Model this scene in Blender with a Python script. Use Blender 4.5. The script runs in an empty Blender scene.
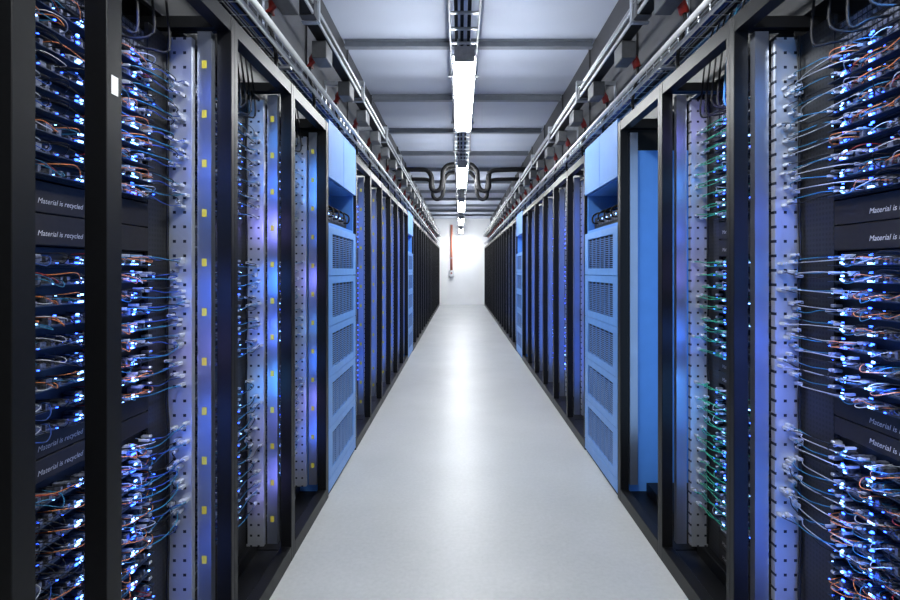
import bpy, bmesh, math, random
from mathutils import Vector
random.seed(7)
C = bpy.context.scene.collection
A = {-1: 0.78, 1: 0.935}
SIDE = {-1: 'left', 1: 'right'}
ORD = ['first','second','third','fourth','fifth','sixth','seventh','eighth','ninth','tenth','eleventh','twelfth','thirteenth','fourteenth','fifteenth','sixteenth','seventeenth','eighteenth','nineteenth','twentieth','twenty-first','twenty-second','twenty-third','twenty-fourth','twenty-fifth','twenty-sixth','twenty-seventh','twenty-eighth','twenty-ninth','thirtieth','thirty-first','thirty-second']

# ------------------------------------------------------------ materials
def mat(name, col, rough=0.5, metal=0.0, noise=0.0, nscale=20.0, emis=None, estr=0.0, bump=0.0, spec=None):
    m = bpy.data.materials.new(name); m.use_nodes = True
    nt = m.node_tree; b = nt.nodes['Principled BSDF']
    b.inputs['Base Color'].default_value = (*col, 1)
    b.inputs['Roughness'].default_value = rough
    b.inputs['Metallic'].default_value = metal
    if spec is not None: b.inputs['Specular IOR Level'].default_value = spec
    if emis:
        b.inputs['Emission Color'].default_value = (*emis, 1)
        b.inputs['Emission Strength'].default_value = estr
    if noise > 0 or bump > 0:
        tc = nt.nodes.new('ShaderNodeTexCoord'); n = nt.nodes.new('ShaderNodeTexNoise')
        n.inputs['Scale'].default_value = nscale; n.inputs['Detail'].default_value = 6
        nt.links.new(tc.outputs['Object'], n.inputs['Vector'])
        if noise > 0:
            r = nt.nodes.new('ShaderNodeValToRGB')
            r.color_ramp.elements[0].position = 0.3; r.color_ramp.elements[1].position = 0.7
            r.color_ramp.elements[0].color = (*[c*(1-noise) for c in col], 1)
            r.color_ramp.elements[1].color = (*[min(1, c*(1+noise)) for c in col], 1)
            nt.links.new(n.outputs['Fac'], r.inputs['Fac']); nt.links.new(r.outputs['Color'], b.inputs['Base Color'])
        if bump > 0:
            bp = nt.nodes.new('ShaderNodeBump'); bp.inputs['Strength'].default_value = bump
            bp.inputs['Distance'].default_value = 0.01
            nt.links.new(n.outputs['Fac'], bp.inputs['Height']); nt.links.new(bp.outputs['Normal'], b.inputs['Normal'])
    return m

def perforated(name, col, hole, rough, metal, sz, sh, axis_u, duty_z=0.5, duty_h=0.5, bump=0.0):
    m = mat(name, col, rough, metal, bump=bump, nscale=14); nt = m.node_tree; b = nt.nodes['Principled BSDF']
    tc = nt.nodes.new('ShaderNodeTexCoord'); sp = nt.nodes.new('ShaderNodeSeparateXYZ')
    nt.links.new(tc.outputs['Object'], sp.inputs[0])
    def band(sock, period, duty):
        d = nt.nodes.new('ShaderNodeMath'); d.operation = 'DIVIDE'; d.inputs[1].default_value = period
        f = nt.nodes.new('ShaderNodeMath'); f.operation = 'FLOORED_MODULO'; f.inputs[1].default_value = 1.0
        l = nt.nodes.new('ShaderNodeMath'); l.operation = 'LESS_THAN'; l.inputs[1].default_value = duty
        nt.links.new(sock, d.inputs[0]); nt.links.new(d.outputs[0], f.inputs[0]); nt.links.new(f.outputs[0], l.inputs[0])
        return l.outputs[0]
    a = band(sp.outputs[2], sz, duty_z); c = band(sp.outputs[axis_u], sh, duty_h)
    mu = nt.nodes.new('ShaderNodeMath'); mu.operation = 'MULTIPLY'
    nt.links.new(a, mu.inputs[0]); nt.links.new(c, mu.inputs[1])
    mx = nt.nodes.new('ShaderNodeMix'); mx.data_type = 'RGBA'
    mx.inputs['A'].default_value = (*col, 1); mx.inputs['B'].default_value = (*hole, 1)
    nt.links.new(mu.outputs[0], mx.inputs['Factor']); nt.links.new(mx.outputs['Result'], b.inputs['Base Color'])
    inv = nt.nodes.new('ShaderNodeMath'); inv.operation = 'SUBTRACT'; inv.inputs[0].default_value = 1.0
    m2 = nt.nodes.new('ShaderNodeMath'); m2.operation = 'MULTIPLY'; m2.inputs[1].default_value = metal
    nt.links.new(mu.outputs[0], inv.inputs[1]); nt.links.new(inv.outputs[0], m2.inputs[0]); nt.links.new(m2.outputs[0], b.inputs['Metallic'])
    return m

M = {}
M['black'] = mat('black_powder_coat', (0.005, 0.0052, 0.006), 0.42, 0, 0.15, 60, spec=0.22)
M['black_matte'] = mat('black_matte', (0.004, 0.004, 0.0045), 0.6, 0, 0.2, 40, spec=0.25)
M['dark_metal'] = mat('dark_metal', (0.010, 0.011, 0.013), 0.45, 0.3, 0.2, 40)
M['galv'] = perforated('galvanised_slotted', (0.66, 0.68, 0.71), (0.01, 0.012, 0.02), 0.3, 0.75, 0.048, 0.034, 0, 0.20, 0.30, bump=0.4)
M['rail_glow_tint'] = mat('silver_rail_glow_tint', (0.32, 0.35, 0.42), 0.3, 0.85, 0.15, 3, bump=0.4)  # silver metal with the reflected LED blue put into its colour
M['steel'] = mat('brushed_steel', (0.62, 0.65, 0.69), 0.3, 0.8, 0.12, 30)
M['ladder'] = mat('dull_galvanised', (0.30, 0.31, 0.34), 0.45, 0.5, 0.15, 30)
M['perf_black'] = perforated('perforated_black', (0.012, 0.0125, 0.014), (0.0005, 0.0005, 0.0005), 0.5, 0.0, 0.016, 0.014, 1, 0.5, 0.55)
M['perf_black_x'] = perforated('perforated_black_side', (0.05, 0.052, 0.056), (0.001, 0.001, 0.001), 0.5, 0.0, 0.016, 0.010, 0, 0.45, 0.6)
M['blue'] = mat('blue_paint', (0.125, 0.31, 0.70), 0.42, 0, 0.05, 12)
M['blue_top_dimmed'] = mat('blue_paint_dimmed', (0.10, 0.25, 0.60), 0.55, 0, 0.05, 12, spec=0.25)  # cabinet blue darkened in colour to offset stronger light on the top doors
M['blue_dark'] = mat('blue_paint_side', (0.09, 0.28, 0.74), 0.5, 0, 0.03, 12, spec=0.3)
M['grille'] = mat('grille_grey_blue', (0.10, 0.21, 0.48), 0.45, 0, 0.05, 12)
M['blue_led'] = mat('blue_led', (0.1, 0.2, 1), 0.4, emis=(0.02, 0.08, 1.0), estr=11)
M['white_led'] = mat('pale_led', (0.4, 0.6, 1), 0.4, emis=(0.16, 0.36, 1.0), estr=9)
M['board'] = mat('circuit_board', (0.02, 0.035, 0.07), 0.4, 0, 0.3, 80)
M['component'] = mat('board_components', (0.14, 0.15, 0.18), 0.4, 0.5, 0.8, 90)
M['yellow'] = mat('yellow_sticker', (0.60, 0.50, 0.04), 0.5, 0, 0.05, 40)
M['white_sticker'] = mat('white_sticker', (0.7, 0.7, 0.7), 0.5, 0, 0.05, 40)
M['text'] = mat('white_print', (0.50, 0.49, 0.48), 0.5, 0, 0.04, 50)
M['panel'] = mat('shelf_panel', (0.014, 0.012, 0.011), 0.5, 0.0, 0.2, 60, spec=0.3)
M['c_teal'] = mat('teal_cable', (0.02, 0.16, 0.30), 0.45, 0, 0.1, 50)
M['c_blue'] = mat('blue_cable', (0.015, 0.06, 0.28), 0.45, 0, 0.1, 50)
M['c_black'] = mat('black_cable', (0.007, 0.007, 0.008), 0.55, 0, 0.1, 50, spec=0.3)
M['c_green'] = mat('green_cable', (0.02, 0.36, 0.18), 0.4, 0, 0.1, 50)
M['c_white'] = mat('white_wire', (0.42, 0.44, 0.48), 0.4, 0, 0.1, 50)
M['c_orange'] = mat('orange_wire', (0.65, 0.20, 0.06), 0.4, 0, 0.1, 50)
M['c_red'] = mat('red_plastic', (0.28, 0.02, 0.015), 0.45, 0, 0.1, 50)
M['plug'] = mat('clear_plug', (0.42, 0.45, 0.52), 0.3, 0, 0.1, 60)
M['lamp'] = mat('lamp_diffuser', (1, 1, 1), 0.5, emis=(0.95, 0.98, 1.0), estr=76)
M['white_metal'] = mat('white_metal', (0.72, 0.74, 0.76), 0.35, 0.1, 0.05, 20)
M['grey_beam'] = mat('grey_beam', (0.20, 0.22, 0.26), 0.45, 0.1, 0.1, 10)
M['containment'] = mat('dark_containment', (0.04, 0.04, 0.043), 0.45, 0, 0.3, 4)
M['wall'] = mat('white_wall', (0.94, 0.95, 0.95), 0.6, 0, 0.02, 3)
M['red_pipe'] = mat('red_pipe', (0.62, 0.20, 0.12), 0.4, 0, 0.1, 20)
M['rubber'] = mat('black_insulation', (0.005, 0.005, 0.006), 0.7, 0, 0.2, 30, spec=0.2)
M['tap'] = mat('grey_box', (0.10, 0.105, 0.115), 0.4, 0.2, 0.1, 30)

def floor_mat():
    m = mat('polished_concrete', (0.5, 0.5, 0.5), 0.3); nt = m.node_tree; b = nt.nodes['Principled BSDF']
    tc = nt.nodes.new('ShaderNodeTexCoord')
    def noise(scale, det, rough):
        n = nt.nodes.new('ShaderNodeTexNoise'); n.inputs['Scale'].default_value = scale; n.inputs['Detail'].default_value = det; n.inputs['Roughness'].default_value = rough
        nt.links.new(tc.outputs['Object'], n.inputs['Vector']); return n
    def ramp(n, p0, c0, p1, c1):
        r = nt.nodes.new('ShaderNodeValToRGB'); e = r.color_ramp.elements
        e[0].position = p0; e[0].color = (*c0, 1); e[1].position = p1; e[1].color = (*c1, 1)
        nt.links.new(n.outputs['Fac'], r.inputs['Fac']); return r
    def mul(a, c):
        mx = nt.nodes.new('ShaderNodeMix'); mx.data_type = 'RGBA'; mx.blend_type = 'MULTIPLY'; mx.inputs['Factor'].default_value = 1
        nt.links.new(a, mx.inputs['A']); nt.links.new(c, mx.inputs['B']); return mx.outputs['Result']
    n1 = noise(1.3, 4, 0.55); n2 = noise(50, 4, 0.6); n3 = noise(9, 5, 0.6)
    r1 = ramp(n1, 0.25, (0.42, 0.432, 0.425), 0.75, (0.51, 0.52, 0.51))
    r2 = ramp(n2, 0.25, (0.88, 0.88, 0.88), 0.7, (1, 1, 1)); r3 = ramp(n3, 0.2, (0.93, 0.935, 0.935), 0.8, (1, 1, 1))
    nt.links.new(mul(mul(r1.outputs['Color'], r2.outputs['Color']), r3.outputs['Color']), b.inputs['Base Color'])
    mr = nt.nodes.new('ShaderNodeMapRange'); mr.inputs['From Min'].default_value = 0.2; mr.inputs['From Max'].default_value = 0.8
    mr.inputs['To Min'].default_value = 0.30; mr.inputs['To Max'].default_value = 0.44
    nt.links.new(n3.outputs['Fac'], mr.inputs['Value']); nt.links.new(mr.outputs['Result'], b.inputs['Roughness'])
    bp = nt.nodes.new('ShaderNodeBump'); bp.inputs['Strength'].default_value = 0.05; bp.inputs['Distance'].default_value = 0.01
    nt.links.new(n3.outputs['Fac'], bp.inputs['Height']); nt.links.new(bp.outputs['Normal'], b.inputs['Normal'])
    return m
M['floor'] = floor_mat()

def ceil_mat():
    m = mat('ribbed_ceiling_sheet', (0.50, 0.55, 0.67), 0.5); nt = m.node_tree; b = nt.nodes['Principled BSDF']
    tc = nt.nodes.new('ShaderNodeTexCoord'); w = nt.nodes.new('ShaderNodeTexWave')
    w.bands_direction = 'Y'; w.inputs['Scale'].default_value = 0.7; w.inputs['Distortion'].default_value = 0
    nt.links.new(tc.outputs['Object'], w.inputs['Vector'])
    bp = nt.nodes.new('ShaderNodeBump'); bp.inputs['Strength'].default_value = 0.6; bp.inputs['Distance'].default_value = 0.03
    nt.links.new(w.outputs['Fac'], bp.inputs['Height']); nt.links.new(bp.outputs['Normal'], b.inputs['Normal'])
    return m
M['ceiling'] = ceil_mat()

# ------------------------------------------------------------ mesh builder
class MB:
    def __init__(self, s=1): self.v = []; self.f = []; self.mi = []; self.s = s
    def box(self, x0, x1, y0, y1, z0, z1, mi=0):
        n = len(self.v)
        for z in (z0, z1):
            for (x, y) in ((x0, y0), (x1, y0), (x1, y1), (x0, y1)): self.v.append((x*self.s, y, z))
        for q in ((0,3,2,1), (4,5,6,7), (0,1,5,4), (1,2,6,5), (2,3,7,6), (3,0,4,7)):
            self.f.append(tuple(n+i for i in q)); self.mi.append(mi)
        return self
    def skyline(self, u0, u1, cols, zb, mi=0):
        """one solid strip along v whose top steps up and down; cols = [(v0, v1, ztop)]"""
        pts = []
        for (a, b, h) in cols: pts += [(a, h), (b, h)]
        n = len(self.v); m = len(pts)
        for u in (u0, u1):
            for (v, h) in pts: self.v.append((u*self.s, v, h))
            for (v, h) in pts: self.v.append((u*self.s, v, zb))
        for i in range(m-1):
            a, b, c, d = n+i, n+i+1, n+2*m+i, n+2*m+i+1
            self.f += [(a, b, d, c), (a+m, b+m, b, a), (c+m, d+m, d, c), (a+m, b+m, d+m, c+m)]; self.mi += [mi]*4
        for i in (0, m-1):
            self.f.append((n+i, n+i+m, n+3*m+i, n+2*m+i)); self.mi.append(mi)
        return self
    def tube(self, pts, r, k=6, mi=0):
        pts = [Vector((p[0]*self.s, p[1], p[2])) for p in pts]; n0 = len(self.v); up = Vector((0.13, 0.21, 0.97))
        for i, p in enumerate(pts):
            t = (pts[min(i+1, len(pts)-1)] - pts[max(i-1, 0)]).normalized()
            if abs(t.dot(up)) > 0.95: up = Vector((0.97, 0.2, 0.1))
            a = t.cross(up).normalized(); b = t.cross(a).normalized()
            for j in range(k):
                th = 2*math.pi*j/k; q = p + a*r*math.cos(th) + b*r*math.sin(th); self.v.append(tuple(q))
        for i in range(len(pts)-1):
            for j in range(k):
                self.f.append((n0+i*k+j, n0+i*k+(j+1) % k, n0+(i+1)*k+(j+1) % k, n0+(i+1)*k+j)); self.mi.append(mi)
        self.f.append(tuple(n0+j for j in range(k))[::-1]); self.mi.append(mi)
        self.f.append(tuple(n0+(len(pts)-1)*k+j for j in range(k))); self.mi.append(mi)
        return self
    def mesh(self, name, mats, smooth=False, bevel=0):
        me = bpy.data.meshes.new(name); me.from_pydata(self.v, [], self.f)
        if not isinstance(mats, (list, tuple)): mats = [mats]
        for m in mats: me.materials.append(m)
        for p, i in zip(me.polygons, self.mi): p.material_index = i
        bm = bmesh.new(); bm.from_mesh(me)
        if bevel > 0: bmesh.ops.bevel(bm, geom=bm.edges[:], offset=bevel, segments=1, affect='EDGES', clamp_overlap=True)
        bmesh.ops.recalc_face_normals(bm, faces=bm.faces); bm.to_mesh(me); bm.free()
        if smooth:
            for p in me.polygons: p.use_smooth = True
        return me

def cr(pts, n=5):
    P = [Vector(p) for p in pts]; P = [P[0]*2-P[1]] + P + [P[-1]*2-P[-2]]; out = []
    for i in range(1, len(P)-2):
        for k in range(n):
            t = k/n; a, b, c, d = P[i-1], P[i], P[i+1], P[i+2]
            out.append(0.5*((2*b)+(c-a)*t+(2*a-5*b+4*c-d)*t*t+(3*b-a-3*c+d)*t**3))
    out.append(P[-2]); return [tuple(p) for p in out]

def link(name, me, parent=None, loc=(0,0,0)):
    o = bpy.data.objects.new(name, me); C.objects.link(o); o.location = loc
    if parent: o.parent = parent
    return o
def tag(o, label, cat, group=None, kind=None):
    o['label'] = label; o['category'] = cat
    if group: o['group'] = group
    if kind: o['kind'] = kind
    return o
def empty(name, loc, label, cat, group=None):
    o = bpy.data.objects.new(name, None); C.objects.link(o); o.location = loc; o.empty_display_size = 0.05
    return tag(o, label, cat, group)
def dup(root, loc, label=None, group=None):
    r = root.copy(); C.objects.link(r); r.location = loc
    if label: r['label'] = label
    if group: r['group'] = group
    for ch in list(root.children):
        c = ch.copy(); C.objects.link(c); c.parent = r
        for g in list(ch.children):
            d = g.copy(); C.objects.link(d); d.parent = c
    return r
def struct(name, me):
    o = link(name, me); o['kind'] = 'structure'; return o

# ------------------------------------------------------------ room shell
YE = 19.45; CZ = 3.35
struct('floor', MB().box(-1.8, 1.95, -3, YE, -0.1, 0).mesh('floor', M['floor']))
struct('ceiling', MB().box(-1.8, 1.95, -3, YE, CZ, CZ+0.1).mesh('ceiling', M['ceiling']))
struct('wall_back', MB().box(-1.8, 1.95, YE, YE+0.1, 0, CZ).mesh('wall_back', M['wall']))
struct('wall_left', MB().box(-1.9, -1.8, -3, YE+.1, -.1, CZ+.1).mesh('wall_left', M['containment']))
struct('wall_right', MB().box(1.95, 2.05, -3, YE+.1, -.1, CZ+.1).mesh('wall_right', M['containment']))
for k, s in enumerate((-1, 1)):
    b = MB(s); X = A[s]+0.24
    b.box(X, X+0.02, 0.87, YE-0.01, 2.221, CZ-0.001)
    y = 0.9
    while y < YE-0.1:
        b.box(X-0.012, X, y, y+0.03, 2.221, CZ-0.001); y += 1.2
    struct('trim_%d' % (k+1), b.mesh('trim', M['containment']))

y = 2.96; i = 0
while y < YE-0.2:
    b = MB(); b.box(-1.0, 1.15, y, y+0.06, 3.335, 3.349).box(-1.0, 1.15, y+0.025, y+0.04, 3.29, 3.335).box(-1.0, 1.15, y, y+0.06, 3.28, 3.29)
    tag(link('ceiling_beam', b.mesh('ceiling_beam', M['grey_beam'])), 'grey steel beam crossing the ceiling, %s from the camera' % ORD[i], 'beam', 'steel beams across the ceiling')
    y += 1.36; i += 1

LX = 0.03
t = empty('cable_ladder', (LX, 0, 3.06), 'long galvanised cable ladder hanging under the ceiling above the strip lights', 'cable ladder')
for sx in (-0.1, 0.1):
    link('side_rail', MB().box(sx-0.006, sx+0.006, 1.0, YE-0.2, -0.03, 0.03).mesh('side_rail', M['ladder']), t)
y = 1.1
rung = MB().box(-0.094, 0.094, 0, 0.025, -0.012, 0.0).mesh('rung', M['steel'])
while y < YE-0.3: link('rung', rung, t, (0, y, 0)); y += 0.22
b = MB(); y = 1.6
while y < YE-0.3:
    for sx in (-0.112, 0.112): b.tube([(sx, y, -0.03), (sx, y, 0.288)], 0.005, 6)
    b.box(-0.13, 0.13, y-0.02, y+0.02, -0.045, -0.031); y += 1.36
link('hanger_rods', b.mesh('hanger_rods', M['ladder']), t)
for k, x in enumerate((-0.06, -0.02, 0.03)):
    tag(link('power_cable', MB().tube([(LX+x, 1.1, 3.072), (LX+x+0.01, 8, 3.072), (LX+x, YE-0.3, 3.072)], 0.012, 8).mesh('power_cable', M['c_black'], True)), '%s black power cable from the left lying in the ceiling cable ladder' % ORD[k], 'cable', 'cables in the ceiling ladder')

def light(y0, label):
    L = 1.72; t = empty('strip_light', (LX, y0, 2.75), label, 'ceiling light', 'strip lights above the aisle')
    link('diffuser', MB().box(-0.075, 0.075, 0.015, L-0.015, -0.0, 0.05).mesh('diffuser', M['lamp'], bevel=0.012), t)
    b = MB(); b.box(-0.068, 0.068, 0, L, 0.05, 0.1).box(-0.07, 0.07, 0, 0.014, 0, 0.05).box(-0.07, 0.07, L-0.014, L, 0, 0.05)
    link('housing', b.mesh('housing', M['ladder']), t)
    for yy in (0.25, L-0.25):
        b = MB(); b.tube([(-0.045, yy, 0.1), (-0.045, yy, 0.264)], 0.004).tube([(0.045, yy, 0.1), (0.045, yy, 0.264)], 0.004)
        link('hanger', b.mesh('hanger', M['steel']), t)
for k in range(6):
    light(-0.15+3.5*k, 'white fluorescent strip light over the aisle, %s from the camera' % ORD[k])

for s in (-1, 1):
    for k, (yy, dz, r) in enumerate(((7.55, 0.0, 0.032), (7.85, 0.05, 0.032), (8.15, -0.04, 0.03))):
        X = A[s]; d = 0.155 if s > 0 else 0.0
        P = [(X+0.238, yy, 2.87+dz), (0.62+d, yy, 2.87+dz), (0.50, yy, 2.85+dz), (0.44, yy, 2.76+dz), (0.44, yy, 2.60+dz), (0.38, yy, 2.54+dz), (0.30, yy, 2.58+dz), (0.27, yy, 2.70+dz), (0.26, yy, 2.84+dz), (0.19, yy, 2.93+dz*.3), (0.12, yy, 2.95+dz*.3)]
        if s < 0: P[-1] = (0.085, yy, P[-1][2])
        else: P[-1] = (0.145, yy, P[-1][2])
        tag(link('hose', MB(s).tube(cr(P, 6), r, 10).mesh('hose', M['rubber'], True)), 'black insulated hose looping over the aisle, %s on the %s' % (ORD[k], SIDE[s]), 'hose', 'black hoses under the ceiling')

# end wall fittings
t = empty('sprinkler_pipe', (-0.33, YE-0.05, 1.3), 'thin red pipe running down the white end wall', 'pipe')
link('pipe', MB().tube([(0, 0, 0.04), (0, 0, 1.8)], 0.045, 10).mesh('pipe', M['red_pipe'], True), t)
link('bracket', MB().box(-0.06, 0.06, -0.047, 0.05, 0.5, 0.53).mesh('bracket', M['steel']), t)
t = empty('alarm_box', (-0.33, YE-0.1, 1.1), 'small white box with red button on the end wall under the pipe', 'box')
link('case', MB().box(-0.1, 0.1, 0, 0.1, 0, 0.24).mesh('case', M['white_metal'], bevel=0.01), t)
link('button', MB().box(-0.03, 0.03, -0.015, 0, 0.1, 0.16).mesh('button', M['c_red']), t)

# ------------------------------------------------------------ racks
mesh_cache = {}
def rack_mesh(key, fn):
    if key not in mesh_cache: mesh_cache[key] = fn()
    return mesh_cache[key]

def make_rack(s, y0, w, label, near=0.025, far=0.025, duct=0.10, stickers=False, empty_bay=False):
    k = (s, round(w, 4), near, far, duct, empty_bay)
    t = empty('server_rack', (s*A[s], y0, 0), label, 'server rack', 'black server racks in two rows along the aisle')
    for (u0, v0, v1) in ((0, 0, near), (0, w-far, w), (0.85, 0, near), (0.85, w-far, w)):
        link('post', rack_mesh(('post', k, u0, v0), lambda: MB(s).box(u0, u0+0.05, v0, v1, 0, 2.22).mesh('post', M['black'], bevel=0.0015)), t)
    def top():
        b = MB(s); b.box(0.002, 0.048, near, w-far, 2.165, 2.219).box(0.852, 0.898, near, w-far, 2.165, 2.219)
        b.box(0.05, 0.85, 0.002, near-0.002, 2.18, 2.219).box(0.05, 0.85, w-far+0.002, w-0.002, 2.18, 2.219)
        return b.mesh('top_frame', M['black'])
    link('top_frame', rack_mesh(('top', k), top), t)
    def base():
        b = MB(s); b.box(0.0, 0.05, near, w-far, 0, 0.07).box(0.85, 0.9, near, w-far, 0, 0.07).box(0.05, 0.85, 0.002, w-0.002, 0.0, 0.04)
        b.box(0.16, 0.85, 0.026, w-0.026, 0.04, 0.1)
        return b.mesh('base_frame', M['black'], bevel=0.002)
    link('base_frame', rack_mesh(('base', k), base), t)
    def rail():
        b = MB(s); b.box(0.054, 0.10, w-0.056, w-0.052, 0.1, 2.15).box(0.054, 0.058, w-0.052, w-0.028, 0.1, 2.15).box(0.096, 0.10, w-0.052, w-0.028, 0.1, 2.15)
        return b.mesh('mounting_rail', M['rail_glow_tint'])
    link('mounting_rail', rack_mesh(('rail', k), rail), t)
    link('rear_panel', rack_mesh(('rear', k), lambda: MB(s).box(0.838, 0.848, 0.03, w-0.03, 0.1, 2.16).mesh('rear_panel', M['black_matte'])), t)
    if not empty_bay:
        def rail2():
            b = MB(s); b.box(0.108, 0.186, w-0.078, w-0.074, 0.1, 2.12).box(0.108, 0.112, w-0.074, w-0.056, 0.1, 2.12).box(0.182, 0.186, w-0.074, w-0.056, 0.1, 2.12)
            return b.mesh('slotted_rail', M['galv'])
        link('slotted_rail', rack_mesh(('rail2', k), rail2), t)
        link('cable_duct', rack_mesh(('duct', k), lambda: MB(s).box(0.188, 0.2, w-0.07-duct, w-0.03, 0.1, 2.12).mesh('cable_duct', M['perf_black'])), t)
        for v0 in (near+0.001, w-0.034):
            link('side_panel', rack_mesh(('side', k, v0), lambda: MB(s).box(0.202, 0.838, v0, v0+0.004, 0.1, 2.16).mesh('side_panel', M['black_matte'])), t)
    if stickers:
        me = rack_mesh(('sticker', s), lambda: MB(s).box(0.069, 0.085, 0, 0.001, 0, 0.026).mesh('sticker', M['yellow']))
        for q in range(12):
            link('sticker', me, t, (0, w-0.0572, 0.2+0.166*q))
    return t

PITCH = 0.048
def sled_proto(s, w, level, var):
    rnd = random.Random(var*13+int(w*1000)+(s+2)*7+level)
    P = []
    b = MB(s); b.box(0.014, 0.5, 0, w, 0.0, 0.0475)
    if level: b.box(0, 0.014, 0, w, 0, 0.006).box(0, 0.014, 0, 0.004, 0.006, 0.04).box(0, 0.014, w-0.004, w, 0.006, 0.04)
    P.append(('tray', b.mesh('tray', M['dark_metal'])))
    if level >= 1:
        b = MB(s); b.box(-0.03, 0.014, 0.04, w-0.01, 0.0065, 0.009)
        P.append(('circuit_board', b.mesh('circuit_board', M['board'])))
        cols = []; v = 0.05
        while v < w-0.05:
            ww = rnd.uniform(0.006, 0.018); cols.append((v, v+ww, 0.0095+rnd.uniform(0.006, 0.022))); g = rnd.uniform(0.008, 0.03); cols.append((v+ww, v+ww+g, 0.0105)); v += ww+g
        b = MB(s).skyline(-0.024, 0.013, cols, 0.0092)
        P.append(('component_row', b.mesh('component_row', M['component'])))
        b = MB(s); b.box(-0.028, 0.0, w-0.032, w-0.018, 0.028, 0.037)
        P.append(('latch', b.mesh('latch', M['steel'], bevel=0.002)))
    n = {2: 16, 1: 8, 0: 2}[level]
    colv = {(2, -1): (0.305, 0.512), (2, 1): (0.405, 0.50)}.get((level, s), (w-0.10, w-0.20))
    for q in range(n):
        v = (0.07 + (w-0.10)*q/max(1, n-1)) + rnd.uniform(-0.02, 0.015); z = rnd.choice((0.0092, rnd.uniform(0.012, 0.036))); r = {2: rnd.choice((0.0012, 0.0016, 0.0022)), 1: rnd.uniform(0.0016, 0.0034), 0: 0.004}[level]; pale = 0.3
        if level and q % 2 == 0:        # most lights stack up into two vertical columns
            v = colv[(q//2) % 2] + rnd.uniform(-0.009, 0.009); r = rnd.uniform(0.0026, 0.0042); pale = 0.55
        b = MB(s)
        if level: b.box(-0.034, -0.030, v-r, v+r, z, z+r*1.2)
        else: b.box(-0.006, 0.014, v-r, v+r, z, z+r*1.7)
        P.append(('status_light', b.mesh('status_light', M['white_led'] if rnd.random() < pale else M['blue_led'])))
    if level >= 1:
        cols = ['c_orange', 'c_white', 'c_blue', 'c_black', 'c_teal', 'c_black', 'c_white', 'c_black', 'c_black', 'c_red', 'c_teal', 'c_orange', 'c_black', 'c_black', 'c_orange', 'c_black'] if level == 2 else (['c_white', 'c_teal', 'c_blue', 'c_black'] if s < 0 else ['c_green', 'c_white', 'c_green', 'c_black'])
        for c in cols:
            v = rnd.uniform(0.06, w-0.1); d = rnd.uniform(0.03, 0.13); o = rnd.uniform(0.035, 0.07); zz = rnd.uniform(0.012, 0.034)
            v2 = min(v+d, w-0.02); zm = max(0.003, zz+rnd.uniform(-0.02, 0.01)); z2 = rnd.uniform(0.012, 0.034)
            b = MB(s).tube(cr([(0.012, v, zz), (-o*0.7, v+0.008, zz+0.003), (-o, (v+v2)/2, zm), (-o*0.6, v2-0.01, z2-0.004), (0.012, v2, z2)], 4), 0.0012, 5)
            P.append(('wire', b.mesh('wire', M[c], True)))
    return P
protos = {}
def place_sled(s, x, y, z, w, level, label, group):
    key = (s, round(w, 4), level)
    if key not in protos: protos[key] = [sled_proto(s, w, level, v) for v in range(7 if level else 2)]
    P = random.choice(protos[key])
    t = empty('server_sled', (x, y, z), label, 'server sled', group)
    for n, me in P: link(n, me, t)
    return t

cu = bpy.data.curves.new('lettering', 'FONT'); cu.body = 'Material is recycled'; cu.size = 0.0125; cu.shear = 0.25; cu.extrude = 0.0
to = bpy.data.objects.new('tmp_text', cu); C.objects.link(to)
dg = bpy.context.evaluated_depsgraph_get(); tm = bpy.data.meshes.new_from_object(to.evaluated_get(dg))
bpy.data.objects.remove(to)
xs = [v.co.x for v in tm.vertices]; tw = max(xs)-min(xs)
def text_mesh(s):
    me = tm.copy(); k = (0.138 if s < 0 else 0.165)/tw
    for v in me.vertices:
        a, c = v.co.x*k, v.co.y*k
        v.co = (0, a if s < 0 else -a, c)
    me.materials.clear(); me.materials.append(M['text']); return me
TXT = {-1: text_mesh(-1), 1: text_mesh(1)}

def place_shelf(s, x, y, z, w, h, label, tv):
    t = empty('power_shelf', (x, y, z), label, 'power shelf', 'black power shelves between the banks of sleds')
    def body():
        b = MB(s); b.box(0.004, 0.5, 0, w, 0, h-0.0005).box(-0.004, 0.004, 0.001, w-0.001, 0.0015, h-0.002)
        return b.mesh('body', M['panel'], bevel=0.001)
    link('body', rack_mesh(('shelf', s, w, h), body), t)
    link('lettering', TXT[s], t, (-s*0.0046, tv, h*0.30))

def cable_proto(s, v0, v1, col, var, r=0.0017):
    rnd = random.Random(var*31+int(v0*1000)); P = []
    if s > 0: r = 0.0015
    if col == 'c_green': r = 0.0020
    dz = rnd.uniform(-0.016, 0.014); z0 = rnd.uniform(0.012, 0.036); out = rnd.uniform(0.045, 0.08); sag = rnd.uniform(-0.004, 0.014); ue = rnd.uniform(-0.074, -0.012)
    if col == 'c_green': dz *= 0.4; sag *= 0.4; out *= 0.8
    va = v0 + rnd.uniform(-0.03, 0.03)
    pts = cr([(-0.03, va, z0), (-out*0.8, va+0.015, z0), (-out, va+(v1-va)*0.35, z0-sag), (-out*0.9, va+(v1-va)*0.7, z0-sag*.6+dz*0.5), (ue-0.004, v1-0.035, z0+dz), (ue, v1-0.012, z0+dz)], 5)
    P.append(('cord', MB(s).tube(pts, r, 6).mesh('cord', M[col], True)))
    b = MB(s); b.box(-0.034, -0.004, va-0.004, va+0.004, z0-0.004, z0+0.004); P.append(('plug', b.mesh('plug', M['plug'], bevel=0.001)))
    b = MB(s); b.box(ue-0.007, ue+0.007, v1-0.026, v1, z0+dz-0.005, z0+dz+0.005)
    P.append(('plug', b.mesh('plug', M['plug'], bevel=0.001)))
    return P
cprot = {}
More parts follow.
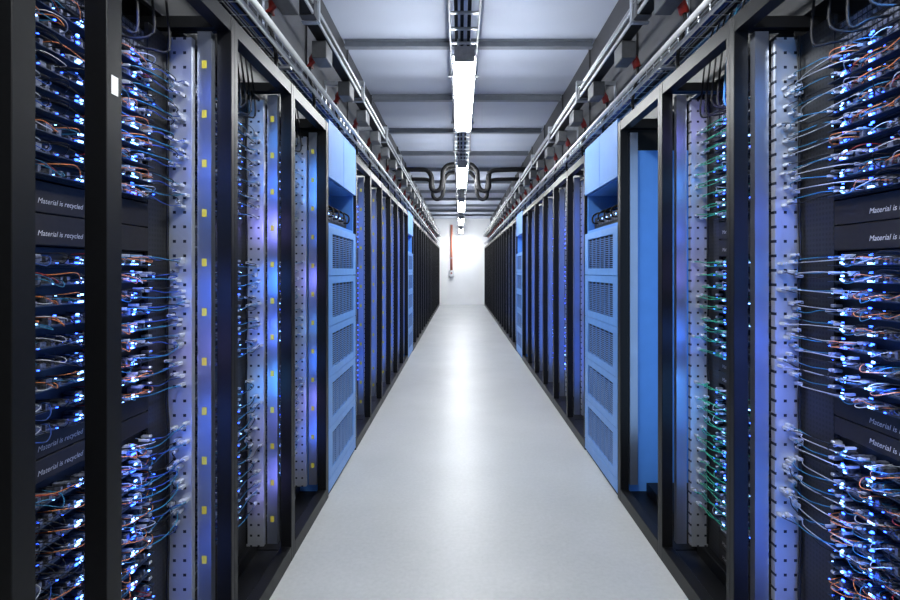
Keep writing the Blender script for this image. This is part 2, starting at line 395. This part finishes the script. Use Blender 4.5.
def place_cable(s, x, y, z, v0, v1, col, label, group):
    key = (s, round(v0, 3), round(v1, 3), col)
    if key not in cprot: cprot[key] = [cable_proto(s, v0, v1, col, v) for v in range(9)]
    P = random.choice(cprot[key]); t = empty('network_cable', (x, y, z), label, 'network cable', group)
    for n, me in P: link(n, me, t)

BANKS = [('upper', 1.56, 9), ('middle', 0.972, 9), ('lower', 0.282, 12)]
SHELVES = [(1.407, 0.075, 2), (0.86, 0.056, 2), (0.1005, 0.0605, 3)]
def fill_rack(s, y0, w, near, duct, level, rname, cables=()):
    v0 = near+0.006; sw = w-0.07-duct-v0-0.002; X = s*(A[s]+0.19); Y = y0+v0
    for bank, z0, n in BANKS:
        for q in range(n):
            z = z0+PITCH*q; o = ORD[n-1-q]
            place_sled(s, X, Y, z, sw, level, 'server sled, %s from top of the %s bank, %s' % (o, bank, rname), 'server sleds with blue lights')
            if z < 0.5 and level == 2: continue
            for ci, (cv, col) in enumerate(cables):
                cname = col[2:]
                place_cable(s, X, Y, z, cv, w-0.080-v0, col, '%s%s network cable, %s sled of %s bank, %s' % (('', 'middle ', 'far ')[ci] if len(cables) > 1 and ci else ('near ' if len(cables) > 1 else ''), cname, o, bank, rname), 'network cables plugged into the sleds')
    if level >= 1:
        tv = (1.142-Y) if (s < 0 and level == 2) else ((1.37-Y) if level == 2 else (0.03 if s < 0 else sw-0.03))
        names = ['below the upper bank', 'below the middle bank', 'at the rack base']
        for (z0, h, n), nm in zip(SHELVES, names):
            for q in range(n):
                place_shelf(s, X, Y, z0+h*q, sw, h, 'black lettered power shelf, %s from top %s, %s' % (ORD[n-1-q], nm, rname), tv)
        for q in range(2):
            z = 1.9925+0.046*q
            t = empty('network_switch', (X, Y, z), '%s network switch above the upper bank, %s' % (['lower', 'upper'][q], rname), 'network switch', 'network switches at the rack tops')
            link('case', rack_mesh(('swc', s, sw), lambda: MB(s).box(0, 0.4, 0, sw, 0, 0.0455).mesh('case', M['dark_metal'], bevel=0.001)), t)
            def ports():
                b = MB(s)
                for r_ in range(2):
                    v = 0.03
                    while v < sw-0.03: b.box(-0.003, 0, v, v+0.012, 0.008+0.018*r_, 0.02+0.018*r_); v += 0.017
                return b.mesh('port_block', M['component'])
            link('port_block', rack_mesh(('swp', s, sw), ports), t)
            link('status_light', rack_mesh(('swl', s, sw), lambda: MB(s).box(-0.004, 0, 0.015, 0.022, 0.03, 0.036).mesh('status_light', M['blue_led'])), t)
        for q in range(6):
            v = sw*(0.3+0.12*q); col = ['c_black', 'c_teal', 'c_black', 'c_black', 'c_black', 'c_black'][q]; rn = random.Random(q*5+int(y0*10))
            pts = cr([(-0.003, v, 2.015), (-0.05, v+0.01, 2.01), (-0.085, v+0.03, 2.04-rn.uniform(0, .04)), (-0.075, v+0.045, 2.12), (-0.05, v+0.05, 2.3), (-0.02, v+0.05, 2.403)], 6)
            o = link('uplink_cable', MB(s).tube(pts, 0.004, 7).mesh('uplink_cable', M[col], True), None, (X, Y, 0))
            tag(o, '%s uplink cable rising from the top switch, %s' % (ORD[q], rname), 'cable', 'uplink cables above the racks')
        rn = random.Random(int(y0*10)+s)      # vertical cord strapped against the slotted rail
        pts = cr([(A[s]+0.180+rn.uniform(-0.003, 0.003), y0+w-0.088-rn.uniform(0, 0.006), 0.12+0.1*j) for j in range(21)], 3)
        tag(link('riser_cable', MB(s).tube(pts, 0.0045, 7).mesh('riser_cable', M['c_black'], True)), 'black riser cable running down the slotted rail, %s' % rname, 'cable', 'riser cables beside the slotted rails')

B1, B2, B3 = 1.732, 2.339, 2.965
for s in (-1, 1):
    sd = SIDE[s]; st = s < 0
    near_t = make_rack(s, 0.87, B1-0.87, 'wide black server rack nearest the camera on the %s' % sd, near=0.05, duct=0.11 if s < 0 else 0.16, stickers=st)
    if s < 0:
        link('centre_post', MB(s).box(0, 0.05, 1.104-0.87, 1.154-0.87, 0.07, 2.165).mesh('centre_post', M['black'], bevel=0.0015), near_t)
        o = link('asset_sticker', MB(s).box(-0.0008, 0, 0, 0.022, 0, 0.042).mesh('asset_sticker', M['white_sticker']), near_t, (0, 1.118-0.87, 1.745))
        link('perforated_strip', MB(s).box(0.052, 0.12, 0.0, 0.004, 0.1, 2.1).mesh('perforated_strip', M['perf_black_x']), near_t)
    make_rack(s, B1, B2-B1, 'second black server rack from the camera on the %s' % sd, stickers=st)
    make_rack(s, B2, B3-B2, ('third black server rack on the left, beside the blue cabinet' if st else 'empty black rack frame beside the right blue cabinet'), far=0.05, stickers=st, empty_bay=not st)
fill_rack(-1, 0.87, B1-0.87, 0.05, 0.11, 2, 'nearest left rack', [(0.50, 'c_teal'), (0.54, 'c_black'), (0.57, 'c_blue')])
fill_rack(1, 0.87, B1-0.87, 0.05, 0.16, 2, 'nearest right rack', [(0.45, 'c_white'), (0.50, 'c_black'), (0.54, 'c_teal')])
fill_rack(-1, B1, B2-B1, 0.025, 0.10, 1, 'second left rack', [(0.22, 'c_teal'), (0.33, 'c_black')])
fill_rack(1, B1, B2-B1, 0.025, 0.10, 1, 'second right rack', [(0.22, 'c_green'), (0.33, 'c_green')])
fill_rack(-1, B2, B3-B2, 0.025, 0.10, 1, 'third left rack', [(0.30, 'c_teal')])

def cabinet(s, y0, w, label, first):
    t = empty('blue_cabinet', (s*A[s], y0, 0), label, 'cabinet', 'blue cabinets among the racks')
    k = ('cab', s, round(w, 3))
    def carc():
        b = MB(s); b.box(0.02, 0.88, 0, 0.02, 0.02, 2.06).box(0.02, 0.88, w-0.02, w, 0.02, 2.25).box(0.86, 0.88, 0.02, w-0.02, 0.02, 2.25)
        b.box(0.02, 0.86, 0.02, w-0.02, 2.23, 2.25).box(0.02, 0.86, 0.02, w-0.02, 0.02, 0.04)
        b.box(0.02, 0.5, 0.02, w-0.02, 1.62, 1.64).box(0.02, 0.5, 0.02, w-0.02, 1.90, 1.92)
        return b.mesh('carcass', M['blue_dark'])
    link('carcass', rack_mesh(k+('c',), carc), t)
    link('side_gap_black', rack_mesh(k+('si',), lambda: MB(s).box(0.02, 0.88, 0.001, 0.02, 2.062, 2.25).mesh('side_gap_black', M['black_matte'])), t)  # black sheet put in for the dark gap above the blue side
    link('plinth', rack_mesh(k+('p',), lambda: MB(s).box(0.01, 0.87, 0.01, w-0.01, 0, 0.02).mesh('plinth', M['black_matte'])), t)
    for q in range(2):
        link('top_door', rack_mesh(k+('d', q), lambda: MB(s).box(0, 0.018, 0.003+q*w/2, (q+1)*w/2-0.003, 1.905, 2.25).mesh('top_door', M['blue_top_dimmed'], bevel=0.002)), t)
    hh = 0.304
    for q in range(5):
        z0 = 0.10+hh*q
        def fr():
            b = MB(s); z1 = hh-0.004
            b.box(0, 0.018, 0.003, 0.09, 0, z1).box(0, 0.018, w-0.09, w-0.003, 0, z1).box(0, 0.018, 0.09, w-0.09, 0, 0.045).box(0, 0.018, 0.09, w-0.09, z1-0.045, z1)
            return b.mesh('vent_panel', M['blue'])
        p = link('vent_panel', rack_mesh(k+('v',), fr), t, (0, 0, z0))
        def sl():
            b = MB(s); z = 0.052
            while z < hh-0.06: b.box(0.004, 0.010, 0.09, w-0.09, z, z+0.0045); z += 0.013
            for j in range(1, 6):
                v = 0.09+(w-0.18)*j/6; b.box(0.003, 0.0115, v-0.003, v+0.003, 0.045, hh-0.049)
            return b.mesh('grille', M['grille'])
        link('grille', rack_mesh(k+('g',), sl), p)
        link('backing', rack_mesh(k+('b',), lambda: MB(s).box(0.014, 0.017, 0.09, w-0.09, 0.045, hh-0.049).mesh('backing', M['black_matte'])), p)
    link('kick_panel', rack_mesh(k+('k',), lambda: MB(s).box(0, 0.018, 0.003, w-0.003, 0.022, 0.096).mesh('kick_panel', M['blue'], bevel=0.002)), t)
    link('recess_back', rack_mesh(k+('r',), lambda: MB(s).box(0.3, 0.31, 0.021, w-0.021, 1.641, 1.899).mesh('recess_back', M['black_matte'])), t)
    if first:
        e = empty('network_switch', (s*(A[s]+0.06), y0+0.05, 1.641), 'blue-lit network switch in the open bay of the %s blue cabinet' % SIDE[s], 'network switch')
        link('case', MB(s).box(0, 0.2, 0, w-0.1, 0, 0.09).mesh('case', M['dark_metal'], bevel=0.003), e)
        b = MB(s)
        for j in range(14): b.box(-0.003, 0, 0.05+0.04*j, 0.075+0.04*j, 0.03, 0.055)
        link('port_block', b.mesh('port_block', M['component']), e)
        b = MB(s)
        for j in range(6): b.box(-0.005, -0.001, 0.06+0.1*j, 0.07+0.1*j, 0.065, 0.072)
        link('status_lights', b.mesh('status_lights', M['white_led']), e)
        for j in range(4):
            v = 0.12+0.15*j
            pts = cr([(-0.004, v, 0.045), (-0.035, v+0.01, 0.05), (-0.03, v+0.03, 0.10), (0.04, v+0.05, 0.13), (0.14, v+0.05, 0.13), (0.22, v+0.05, 0.11)], 5)
            tag(link('patch_cable', MB(s).tube(pts, 0.006, 7).mesh('patch_cable', M['rubber'], True), None, (s*(A[s]+0.06), y0+0.05, 1.641)), '%s black patch cable in the open bay of the %s blue cabinet' % (ORD[j], SIDE[s]), 'cable', 'patch cables in the blue cabinets')
    return t
for s in (-1, 1):
    cabinet(s, 2.97, 0.775, 'tall blue cabinet with vent grilles, nearer one on the %s' % SIDE[s], True)
    cabinet(s, 7.52, 0.775, 'tall blue cabinet with vent grilles, farther one on the %s' % SIDE[s], False)

rest = MB()
def rest_fill(s, y0, w):
    v0 = y0+0.031; sw = w-0.07-0.10-0.033; a = A[s]+0.19
    def bx(u0, u1, ya, yb, z0, z1, mi):
        if s < 0: rest.box(-u1, -u0, ya, yb, z0, z1, mi)
        else: rest.box(u0, u1, ya, yb, z0, z1, mi)
    for bank, z0, n in BANKS:
        for q in range(n):
            z = z0+PITCH*q; bx(a, a+0.3, v0, v0+sw, z, z+0.045, 0)
            for j in range(2):
                v = v0+random.uniform(0.1, sw-0.02); bx(a-0.02, a, v-0.004, v+0.004, z+0.02, z+0.027, 1 if random.random() < .7 else 2)
    for z0, h, n in SHELVES: bx(a, a+0.3, v0, v0+sw, z0, z0+h*n-0.002, 0)
for s in (-1, 1):
    W1 = (7.515-3.75)/6
    for k in range(6):
        y0 = 3.75+W1*k
        make_rack(s, y0, W1-0.001, 'black server rack on the %s, %s past the nearer blue cabinet' % (SIDE[s], ORD[k]), stickers=s < 0)
        if (s < 0 and k < 3) or (s > 0 and k < 2):
            fill_rack(s, y0, W1-0.001, 0.025, 0.10, 0, '%s rack past %s blue cabinet' % (ORD[k], SIDE[s]))
        else: rest_fill(s, y0, W1-0.001)
    W2 = (19.1-8.3)/18
    for k in range(18):
        y0 = 8.3+W2*k
        make_rack(s, y0, W2-0.001, 'black server rack on the %s, %s past the farther blue cabinet' % (SIDE[s], ORD[k]))
        rest_fill(s, y0, W2-0.001)
tag(link('distant_server_sleds', rest.mesh('distant_server_sleds', [M['dark_metal'], M['blue_led'], M['white_led']])), 'rows of small server sleds with blue lights in the distant racks', 'server sleds', kind='stuff')

for s in (-1, 1):
    sd = SIDE[s]; X = A[s]
    t = empty('busway', (s*X, 0.9, 2.63), 'long black power busway with bright edge above the %s racks' % sd, 'busway')
    link('channel', MB(s).box(-0.04, 0.02, 0, 18.3, 0, 0.07).mesh('channel', M['black']), t)
    for z in (0.0, 0.052):
        link('edge_strip', MB(s).box(-0.048, -0.04, 0, 18.3, z, z+0.018).mesh('edge_strip', M['white_metal']), t)
    b = MB(s); y = 0.4
    while y < 18: b.box(-0.051, 0.024, y, y+0.05, -0.006, 0.076); y += 1.2
    link('joint_covers', b.mesh('joint_covers', M['tap']), t)
    for q, (u, z, r) in enumerate(((-0.005, 2.36, 0.012), (0.035, 2.345, 0.009), (0.02, 2.80, 0.014))):
        tag(link('conduit', MB(s).tube([(X+u, 0.9, z), (X+u, 10, z), (X+u, 19.2, z)], r, 10).mesh('conduit', M['white_metal'], True)), 'long pale conduit over the %s racks, %s from the aisle' % (sd, ['lower, first', 'lower, second', 'upper'][q]), 'conduit', 'pale conduits above the racks')
    t = empty('cable_tray', (s*(X+0.09), 0.9, 2.40), 'long wire basket cable tray above the %s racks' % sd, 'cable tray')
    b = MB(s)
    for (u, z) in ((0, 0), (0.045, 0), (0.09, 0), (0.135, 0), (0, 0.03), (0, 0.06), (0.135, 0.03), (0.135, 0.06)): b.tube([(u, 0, z), (u, 18.2, z)], 0.0028, 5)
    link('long_wires', b.mesh('long_wires', M['steel']), t)
    b = MB(s); y = 0.05
    while y < 18.2: b.tube([(0, y, 0.06), (0, y, -0.004), (0.135, y, -0.004), (0.135, y, 0.06)], 0.0028, 4); y += 0.1
    link('cross_wires', b.mesh('cross_wires', M['steel']), t)
    for q in range(5):
        col = ['c_black', 'c_blue', 'c_black', 'c_black', 'c_teal'][q]; pts = [(X+0.105+0.024*q+0.006*math.sin(j*1.7+q), 0.95+j*0.6, 2.413+0.002*q) for j in range(30)]
        tag(link('trunk_cable', MB(s).tube(pts, 0.0085, 6).mesh('trunk_cable', M[col], True)), '%s %s trunk cable lying in the %s basket tray' % (ORD[q], ['black', 'blue', 'black', 'black', 'teal'][q], sd), 'cable', 'trunk cables in the basket trays')
    for q in range(15):
        y = 1.35+1.2*q
        b = MB(s); b.box(X-0.06, X+0.238, y, y+0.03, 2.74, 2.77).box(X-0.06, X-0.051, y, y+0.03, 2.62, 2.74).box(X-0.051, X+0.03, y, y+0.03, 2.615, 2.622)
        b.box(X+0.228, X+0.238, y, y+0.03, 2.38, 2.74).box(X+0.085, X+0.228, y, y+0.03, 2.38, 2.392)
        tag(link('support_bracket', b.mesh('support_bracket', M['steel'])), 'steel support bracket of the %s busway, %s from the camera' % (sd, ORD[q]), 'bracket', 'support brackets above the racks')
    for q in range(28):
        y = 1.65+0.6*q
        if y > 18.3: break
        if q == 0:
            t = empty('power_connector', (s*X, y, 2.46), 'x', 'power connector', 'red power connectors above the racks'); proto = t
            link('tap_box', MB(s).box(-0.035, 0.045, -0.07, 0.07, 0.07, 0.168).mesh('tap_box', M['tap'], bevel=0.004), t)
            link('red_collar', MB(s).tube([(0.045, 0, 0.11), (0.062, 0, 0.085), (0.075, 0, 0.045)], 0.022, 12).mesh('red_collar', M['c_red'], True), t)
            link('flex_cable', MB(s).tube(cr([(0.075, 0, 0.045), (0.077, 0.0, 0.0), (0.065, 0.03, -0.09), (0.07, 0.06, -0.16), (0.1, 0.08, -0.205)], 5), 0.009, 8).mesh('flex_cable', M['c_black'], True), t)
        else: t = dup(proto, (s*X, y, 2.46))
        t['label'] = 'grey tap box with red connector above the %s racks, %s from camera' % (sd, ORD[q])

# ------------------------------------------------------------ lights
def area(name, loc, rot, sx, sy, power, col, spread=100):
    l = bpy.data.lights.new(name, 'AREA'); l.shape = 'RECTANGLE'; l.size = sx; l.size_y = sy; l.energy = power; l.color = col; l.spread = math.radians(spread)
    o = bpy.data.objects.new(name, l); C.objects.link(o); o.location = loc; o.rotation_euler = rot; return o
COLS = [(0.05, 0.22, 1.0), (0.26, 0.26, 1.0), (0.08, 0.34, 1.0), (0.08, 0.2, 1.0)]
rr = random.Random(3)
for s in (-1, 1):
    X = s*(A[s]+0.12)
    for y, p in ((1.3 if s < 0 else 1.2, 0.9 if s < 0 else 2.0), (1.95, 0.6), (2.55, 0.4)):
        if s > 0 and y == 2.55:
            area('led_and_fill_glow', (s*(A[s]+0.35), 2.38, 1.2), (math.radians(90), 0, 0), 0.5, 1.9, 2.6, (0.35, 0.60, 1.0), 140); continue  # lamp added in the empty rack to light the cabinet's blue side
        for k in range(8):      # glow of the LED boards, patchy over the height of the bay
            z = 0.35+0.235*k+rr.uniform(-0.05, 0.05)
            area('led_and_fill_glow', (X, y+rr.uniform(-.03, .06), z), (math.radians(90), 0, 0), 0.05, 0.12, p/8*rr.uniform(0.3, 2.0), COLS[rr.randrange(4)], 60)
    for y, p in [(3.85+0.6275*k, 0.3) for k in range(6)] + [(8.4+0.6*k, 0.25) for k in range(8)]:
        area('led_and_fill_glow', (X, y, 1.15), (math.radians(90), 0, 0), 0.05, 1.9, p, COLS[0])
    # glow falling on the sled fronts
    area('led_and_fill_glow', (s*(A[s]+0.055), 1.33, 1.2), (0, math.radians(-s*90), 0), 1.7, 0.30, 0.8, COLS[0], 130)
    area('led_and_fill_glow', (s*(A[s]+0.055), 2.0, 1.2), (0, math.radians(-s*90), 0), 1.7, 0.30, 0.5, COLS[0], 130)

w = bpy.data.worlds.new('world'); bpy.context.scene.world = w; w.use_nodes = True
bg = w.node_tree.nodes['Background']; bg.inputs[0].default_value = (0.92, 0.96, 1.0, 1); bg.inputs[1].default_value = 0.75

cd = bpy.data.cameras.new('camera'); cd.sensor_width = 36; cd.lens = 20; cd.clip_start = 0.02
cd.shift_x = -10/900; cd.shift_y = -30/900
co = bpy.data.objects.new('camera', cd); C.objects.link(co); co.location = (0, 0, 1.35); co.rotation_euler = (math.radians(90), 0, 0)
bpy.context.scene.camera = co
bpy.context.scene.view_settings.view_transform = 'Standard'
